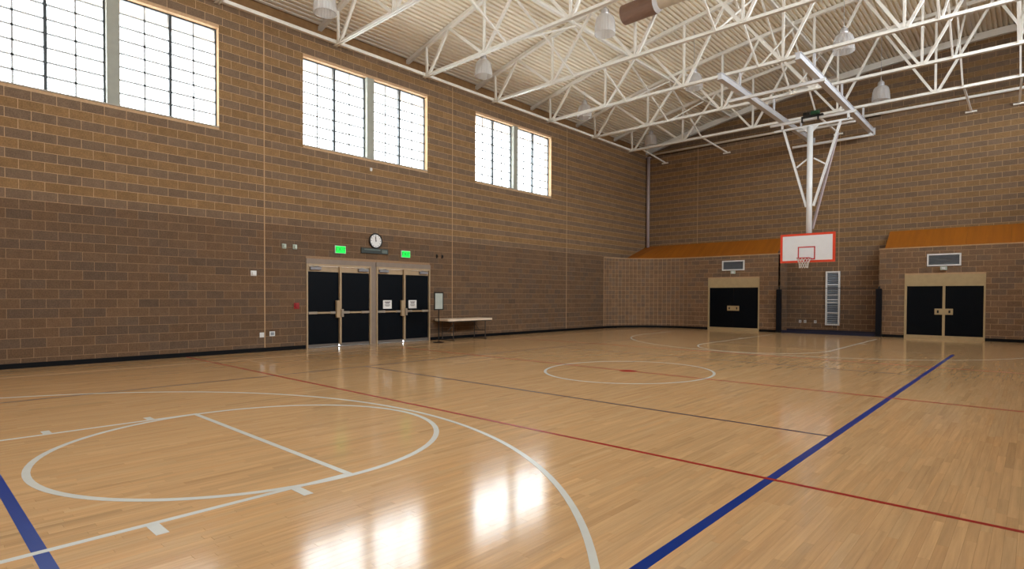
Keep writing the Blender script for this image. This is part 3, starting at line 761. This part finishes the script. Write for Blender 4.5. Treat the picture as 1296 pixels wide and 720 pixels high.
# gable beam at the upper back wall
m = MB(); xs = [-0.9 + k * .8 for k in range(25)]
for a, b in zip(xs[:-1], xs[1:]):
    if b > RX + .3: break
    m.poly([(q, y, ztop(q) + dz) for q in (a, b) for y, dz in ((YUP - .16, -.19), (YUP, -.19), (YUP, .07), (YUP - .16, .07))],
           [(0, 1, 5, 4), (1, 2, 6, 5), (2, 3, 7, 6), (3, 0, 4, 7)])
m.build('trim_14', 'steel', kind='structure', label='cream edge beam where the roof meets the back wall')

TY = [5.85 + 3.28 * k for k in range(7)]
ORD = ['', 'second ', 'third ', 'fourth ', 'fifth ', 'sixth ', 'seventh ']
def tname(k):                                           # k = 0 nearest the camera
    j = 6 - k
    return 'white steel roof truss right beside the back wall' if j == 0 else ORD[j] + 'white steel roof truss counted from the back wall'
nodes = [.25, 2.9, 6.12, 9.38, 12.5, 15.65]
tops = [1.3, 4.5, 7.55, 10.85, 14.1, 17.1]
t0 = thing('roof_truss', (0, TY[0], ZC), tname(0), 'truss', 'trusses under the roof deck')
y = TY[0]
m = MB()
for s in (-1, 1):
    m.box(.02, RX, y + s * .035 - .028, y + s * .035 + .028, ZC - .055, ZC - .043)
    m.box(.02, RX, y + s * .012 - .005, y + s * .012 + .005, ZC - .055, ZC + .05)
m.build('bottom_chord', 'steel', t0)
m = MB(); xs = [-.85 + k * (RX + .85) / 24 for k in range(25)]
for a, b in zip(xs[:-1], xs[1:]):
    m.poly([(q, yy, ztop(q) + dz) for q in (a, b) for yy, dz in ((y - .06, -.06), (y + .06, -.06), (y + .06, .06), (y - .06, .06))],
           [(0, 1, 5, 4), (1, 2, 6, 5), (2, 3, 7, 6), (3, 0, 4, 7)])
m.build('top_chord', 'steel', t0)
def web(x0, z0, x1, z1, w=.078): MB().bar((x0, y, z0), (x1, y, z1), w, w, up=(0, 1, 0)).build('web_member', 'steel', t0)
for i, nx in enumerate(nodes):
    if i: web(tops[i - 1] + .03, ztop(tops[i - 1]) - .05, nx - .07, ZC)
    web(nx - (.04 if i == 0 else 0), ZC, nx - (.09 if i == 0 else 0), ztop(nx) - .05, .068)
    if i < len(tops): web(nx + .07, ZC, tops[i] - .03, ztop(tops[i]) - .05, .078)
    MB().box(nx - .13, nx + .13, y - .006, y + .006, ZC - .04, ZC + .10).build('gusset_plate', 'steel', t0)
MB().box(-.40, .12, y - .10, y + .10, ZC + .03, ZC + .10).build('bearing_seat', 'steel', t0)
freeze(t0)
for k in range(1, 7):
    c = copy_tree(t0, None, (0, TY[k], ZC)); c['label'] = tname(k)

# cross bracing between the trusses, with a tie strut along each line
BX = [(3.85, 'nearest the windows'), (8.66, 'second from the windows'), (13.30, 'third from the windows'), (14.80, 'farthest from the windows')]
for bx, where in BX:
    st = MB().box(bx - .05, bx + .05, TY[0], YUP - .1, ztop(bx) - .10, ztop(bx) - .02).build('tie_strut', 'steel', label='long steel strut under the roof deck, ' + where, cat='strut', group='struts tying the trusses')
    proto = None
    for k in range(6):
        lab = 'white cross brace in the %s bay from the back wall, %s' % (('sixth', 'fifth', 'fourth', 'third', 'second', 'first')[k], where)
        if proto is None:
            proto = thing('cross_brace', (bx, TY[k], ZC), lab, 'brace', 'cross braces between trusses'); a, b = TY[k], TY[k + 1]; zt = ztop(bx) - .14
            MB().bar((bx - .03, a, zt), (bx - .03, b, ZC), .052, .052, up=(1, 0, 0)).build('brace_bar', 'steel', proto)
            MB().bar((bx + .03, a, ZC), (bx + .03, b, zt), .052, .052, up=(1, 0, 0)).build('brace_bar', 'steel', proto)
            freeze(proto)
        else:
            c = copy_tree(proto, None, (bx, TY[k], ZC)); c['label'] = lab
for x, xw, l in ((.75, 1.04, 'nearest the left corner'), (3.85, 4.25, 'second from the left corner'), (8.66, 9.0, 'behind the hoop mast'), (13.3, 13.38, 'right of the hoop'), (14.8, 14.72, 'at the right edge')):
    o = thing('wall_brace', (xw, RY1, 8.42), 'slim brace from the last truss to the back wall, ' + l, 'brace', 'braces at the back wall')
    MB().bar((x, TY[6], ZC - .02), (xw, RY1 - .05, 8.44), .06, .06).build('bar', 'steel', o)
    MB().box(xw - .17, xw + .17, RY1 - .075, RY1 - .003, 8.38, 8.44).build('wall_plate', 'steel', o)

# high-bay lamps
def lamp_proto(label):
    t = thing('high_bay_lamp', (0, 0, 0), label, 'lamp', 'high-bay lamps under the roof')
    MB().lathe([(.11, .28), (.185, .26), (.245, .19), (.275, .07), (.290, -.09), (.300, -.26), (.293, -.265), (.283, -.09), (.268, .065), (.238, .182), (.18, .252)], n=48, rib=.012).build('shade', 'acrylic', t)
    MB().lathe([(0, .45), (.08, .45), (.11, .42), (.115, .31), (.10, .26), (0, .26)], n=20).build('ballast_housing', 'housing', t, smooth=False)
    MB().lathe([(0, .24), (.04, .22), (.05, .14), (.075, .02), (.06, -.06), (0, -.10)], n=14).build('bulb', 'bulb', t, smooth=True)
    MB().torus((0, 0, .49), .035, .011, 14, 6).build('hook', 'housing', t, smooth=True)
    return t
LAMPS = [(1.24, 8.12, 'nearest one beside the window wall, at the top edge'), (1.28, 13.98, 'second one along the window wall, above the gap between windows'),
         (1.20, 20.0, 'third one along the window wall'), (1.12, 25.75, 'the one nearest the far left corner'),
         (6.08, 14.1, 'nearer one of the middle row, beside the duct'), (6.08, 19.85, 'farther one of the middle row'),
         (10.82, 19.95, 'nearer one above the hoop rails'), (10.80, 25.75, 'the one against the back wall right of the hoop')]
lp = lamp_proto('clear bell-shaped high-bay lamp, ' + LAMPS[0][2]); lp.location = (LAMPS[0][0], LAMPS[0][1], 9.25); freeze(lp)
roots = [lp]
for x, y, l in LAMPS[1:]:
    c = copy_tree(lp, None, (x, y, 9.25)); c['label'] = 'clear bell-shaped high-bay lamp, ' + l; roots.append(c)
for r in roots:
    zz = ztop(r.location.x) + .08 - 9.25
    me = MB().tube((0, 0, .52), (0, 0, zz), .009, 6)
    mm = bpy.data.meshes.new('hanger_rod'); mm.from_pydata(me.v, [], me.f); mm.materials.append(M['housing'])
    ho = bpy.data.objects.new('hanger_rod', mm); col.objects.link(ho); ho.parent = r

# round duct under the deck
du = thing('ceiling_duct', (6.0, 15.28, 9.7), 'round duct with a brown end drum under the roof deck', 'duct')
DY, DZ = 15.28, 9.98
MB().tube((5.98, DY, DZ), (7.05, DY, DZ), .28, 24).build('end_drum', 'ductbrown', du)
MB().tube((7.05, DY, DZ), (7.16, DY, DZ), .28, 24, .22).build('collar', 'steelgrey', du)
MB().tube((7.16, DY, DZ), (11.5, DY, DZ), .2, 24).build('pipe_run', 'ductbeige', du)
for x in (7.5, 9.4): MB().box(x - .015, x + .015, DY - .01, DY + .01, DZ + .2, ztop(x) + .09).build('strap', 'housing', du)

# ------------------------------------------------------------------ hoop hung from the roof
ZR = 8.22
for x, l in ((8.06, 'grey-white steel rail left of the hoop mast, hung under the trusses'), (10.27, 'grey-white steel rail right of the hoop mast, hung under the trusses')):
    o = thing('support_rail', (x, 22, ZR), l, 'rail')
    MB().box(x - .085, x + .085, 17.35, 27.10, ZR + .085, ZR + .10).build('top_flange', 'steelgrey', o)
    MB().box(x - .085, x + .085, 17.35, 27.10, ZR - .10, ZR - .085).build('bottom_flange', 'steelgrey', o)
    MB().box(x - .06, x + .06, 17.36, 27.09, ZR - .085, ZR + .085).build('web', 'steelgrey', o)
    MB().box(x - .12, x + .12, 27.10, 27.13, ZR - .15, ZR + .13).build('end_plate', 'steelgrey', o)
    for yy in (TY[4], TY[5], TY[6]): MB().box(x - .03, x + .03, yy - .03, yy + .03, ZR + .10, ZC - .06).build('hanger', 'steelgrey', o)
hp = thing('basketball_hoop', (9.03, 23.1, 2.8), 'roof-hung basketball hoop with white rectangular board and orange-red border', 'basketball hoop')
MX, MY = 9.03, 23.22
MB().tube((MX, MY, 3.2), (MX, MY, 7.80), .098, 18).build('mast', 'white', hp, smooth=True)
for z, xa, xb, yy, w in ((8.07, 7.62, 10.50, MY, .09), (7.83, 7.77, 10.36, MY, .07), (8.04, 7.62, 10.5, 19.25, .09), (8.02, 7.35, 10.38, 26.85, .09)):
    MB().box(xa, xb, yy - w / 2, yy + w / 2, z - w / 2, z + w / 2).build('cross_tube', 'white', hp)
for x in (8.06, 10.27):
    MB().box(x - .03, x + .03, 26.82, 26.88, 8.06, 8.13).build('rail_clamp', 'white', hp)
    MB().box(x - .035, x + .035, MY - .035, MY + .035, 7.83, 8.12).build('rail_clamp', 'white', hp)
MB().bar((8.12, MY, 7.80), (8.93, MY, 4.86), .075, .075, up=(0, 1, 0)).build('side_brace', 'white', hp)
MB().bar((10.02, MY, 7.80), (9.17, MY, 4.88), .075, .075, up=(0, 1, 0)).build('side_brace', 'white', hp)
MB().bar((8.58, MY, 6.36), (8.96, MY, 6.63), .05, .05, up=(0, 1, 0)).build('link_bar', 'white', hp)
MB().bar((9.17, MY, 6.62), (9.55, MY, 6.36), .05, .05, up=(0, 1, 0)).build('link_bar', 'white', hp)
MB().bar((9.62, 24.6, 7.74), (9.12, MY + .1, 4.05), .07, .07).build('rear_brace', 'pipe', hp)
MB().bar((9.62, 24.6, 7.74), (9.62, 24.6, 8.05), .05, .05).build('rear_brace_hanger', 'pipe', hp)
MB().box(8.2, 10.2, 24.56, 24.64, 8.04, 8.12).build('cross_tube', 'white', hp)
for s in (-1, 1):
    m = MB(); m.poly([(MX + s * .1, MY - .02, 7.80), (MX + s * .3, MY - .02, 7.80), (MX + s * .1, MY - .02, 7.6), (MX + s * .1, MY + .02, 7.80), (MX + s * .3, MY + .02, 7.80), (MX + s * .1, MY + .02, 7.6)],
                     [(0, 1, 2), (5, 4, 3), (0, 3, 4, 1), (1, 4, 5, 2), (2, 5, 3, 0)]).build('gusset', 'white', hp)
wi = MB().box(8.74, 9.46, MY - .09, MY + .06, 8.125, 8.19).build('winch_base', 'black', hp)
MB().tube((8.80, MY - .02, 8.25), (9.02, MY - .02, 8.25), .09, 14).build('winch_drum', 'black', wi)
MB().tube((9.06, MY - .02, 8.27), (9.34, MY - .02, 8.27), .085, 14).build('winch_motor', 'motor', wi)
MB().box(8.74, 8.79, MY - .08, MY + .05, 7.98, 8.14).build('winch_clamp', 'black', wi); MB().box(9.28, 9.33, MY - .08, MY + .05, 8.0, 8.14).build('winch_clamp', 'black', wi)
# board
BX0, BX1, BZ0, BZ1, BY = 8.11, 9.955, 2.80, 3.86, 23.0
bd = MB().box(BX0, BX1, BY, BY + .035, BZ0, BZ1).build('backboard', 'board', hp, bevel=.01)
b = .075
for a0, a1, c, d in ((BX0, BX1, BZ0, BZ0 + b), (BX0, BX1, BZ1 - b, BZ1), (BX0, BX0 + b, BZ0 + b, BZ1 - b), (BX1 - b, BX1, BZ0 + b, BZ1 - b)):
    MB().box(a0 - .003, a1 + .003, BY - .004, BY + .038, c - .003 * (c == BZ0), d + .003 * (d == BZ1)).build('border_band', 'border', bd)
q0, q1, s0, s1, b = 8.72, 9.31, 2.90, 3.38, .04
for a0, a1, c, d in ((q0, q1, s0, s0 + b), (q0, q1, s1 - b, s1), (q0, q0 + b, s0 + b, s1 - b), (q1 - b, q1, s0 + b, s1 - b)):
    MB().box(a0, a1, BY - .003, BY, c, d).build('target_band', 'rim', bd)
for z in (3.1, 3.6): MB().box(MX - .5, MX + .5, BY + .035, BY + .10, z - .04, z + .04).build('board_bracket', 'pipe', hp)
MB().box(MX - .09, MX + .09, BY + .10, BY + .14, 3.0, 3.75).build('mast_plate', 'pipe', hp)
RZc, RYc = 2.935, BY - .38
MB().torus((MX, RYc, RZc), .232, .013, 36, 8).build('rim', 'rim', hp, smooth=True)
MB().box(MX - .08, MX + .08, BY - .16, BY - .001, RZc - .012, RZc + .012).build('rim_bracket', 'rim', hp)
MB().box(MX - .08, MX + .08, BY - .02, BY - .001, RZc - .12, RZc + .05).build('rim_plate', 'rim', hp)
m = MB(); rings = [(.225, 0), (.20, -.09), (.165, -.18), (.145, -.27), (.15, -.36)]; n = 12
for j in range(4):
    for k in range(n):
        a = 2 * math.pi * (k + .5 * (j % 2)) / n
        for s in (-.5, .5):
            b_ = a + s * 2 * math.pi / n
            (r0, z0), (r1, z1) = rings[j], rings[j + 1]
            m.bar((MX + r0 * math.cos(a), RYc + r0 * math.sin(a), RZc + z0), (MX + r1 * math.cos(b_), RYc + r1 * math.sin(b_), RZc + z1), .012, .012)
m.build('hoop_net', 'net', hp)
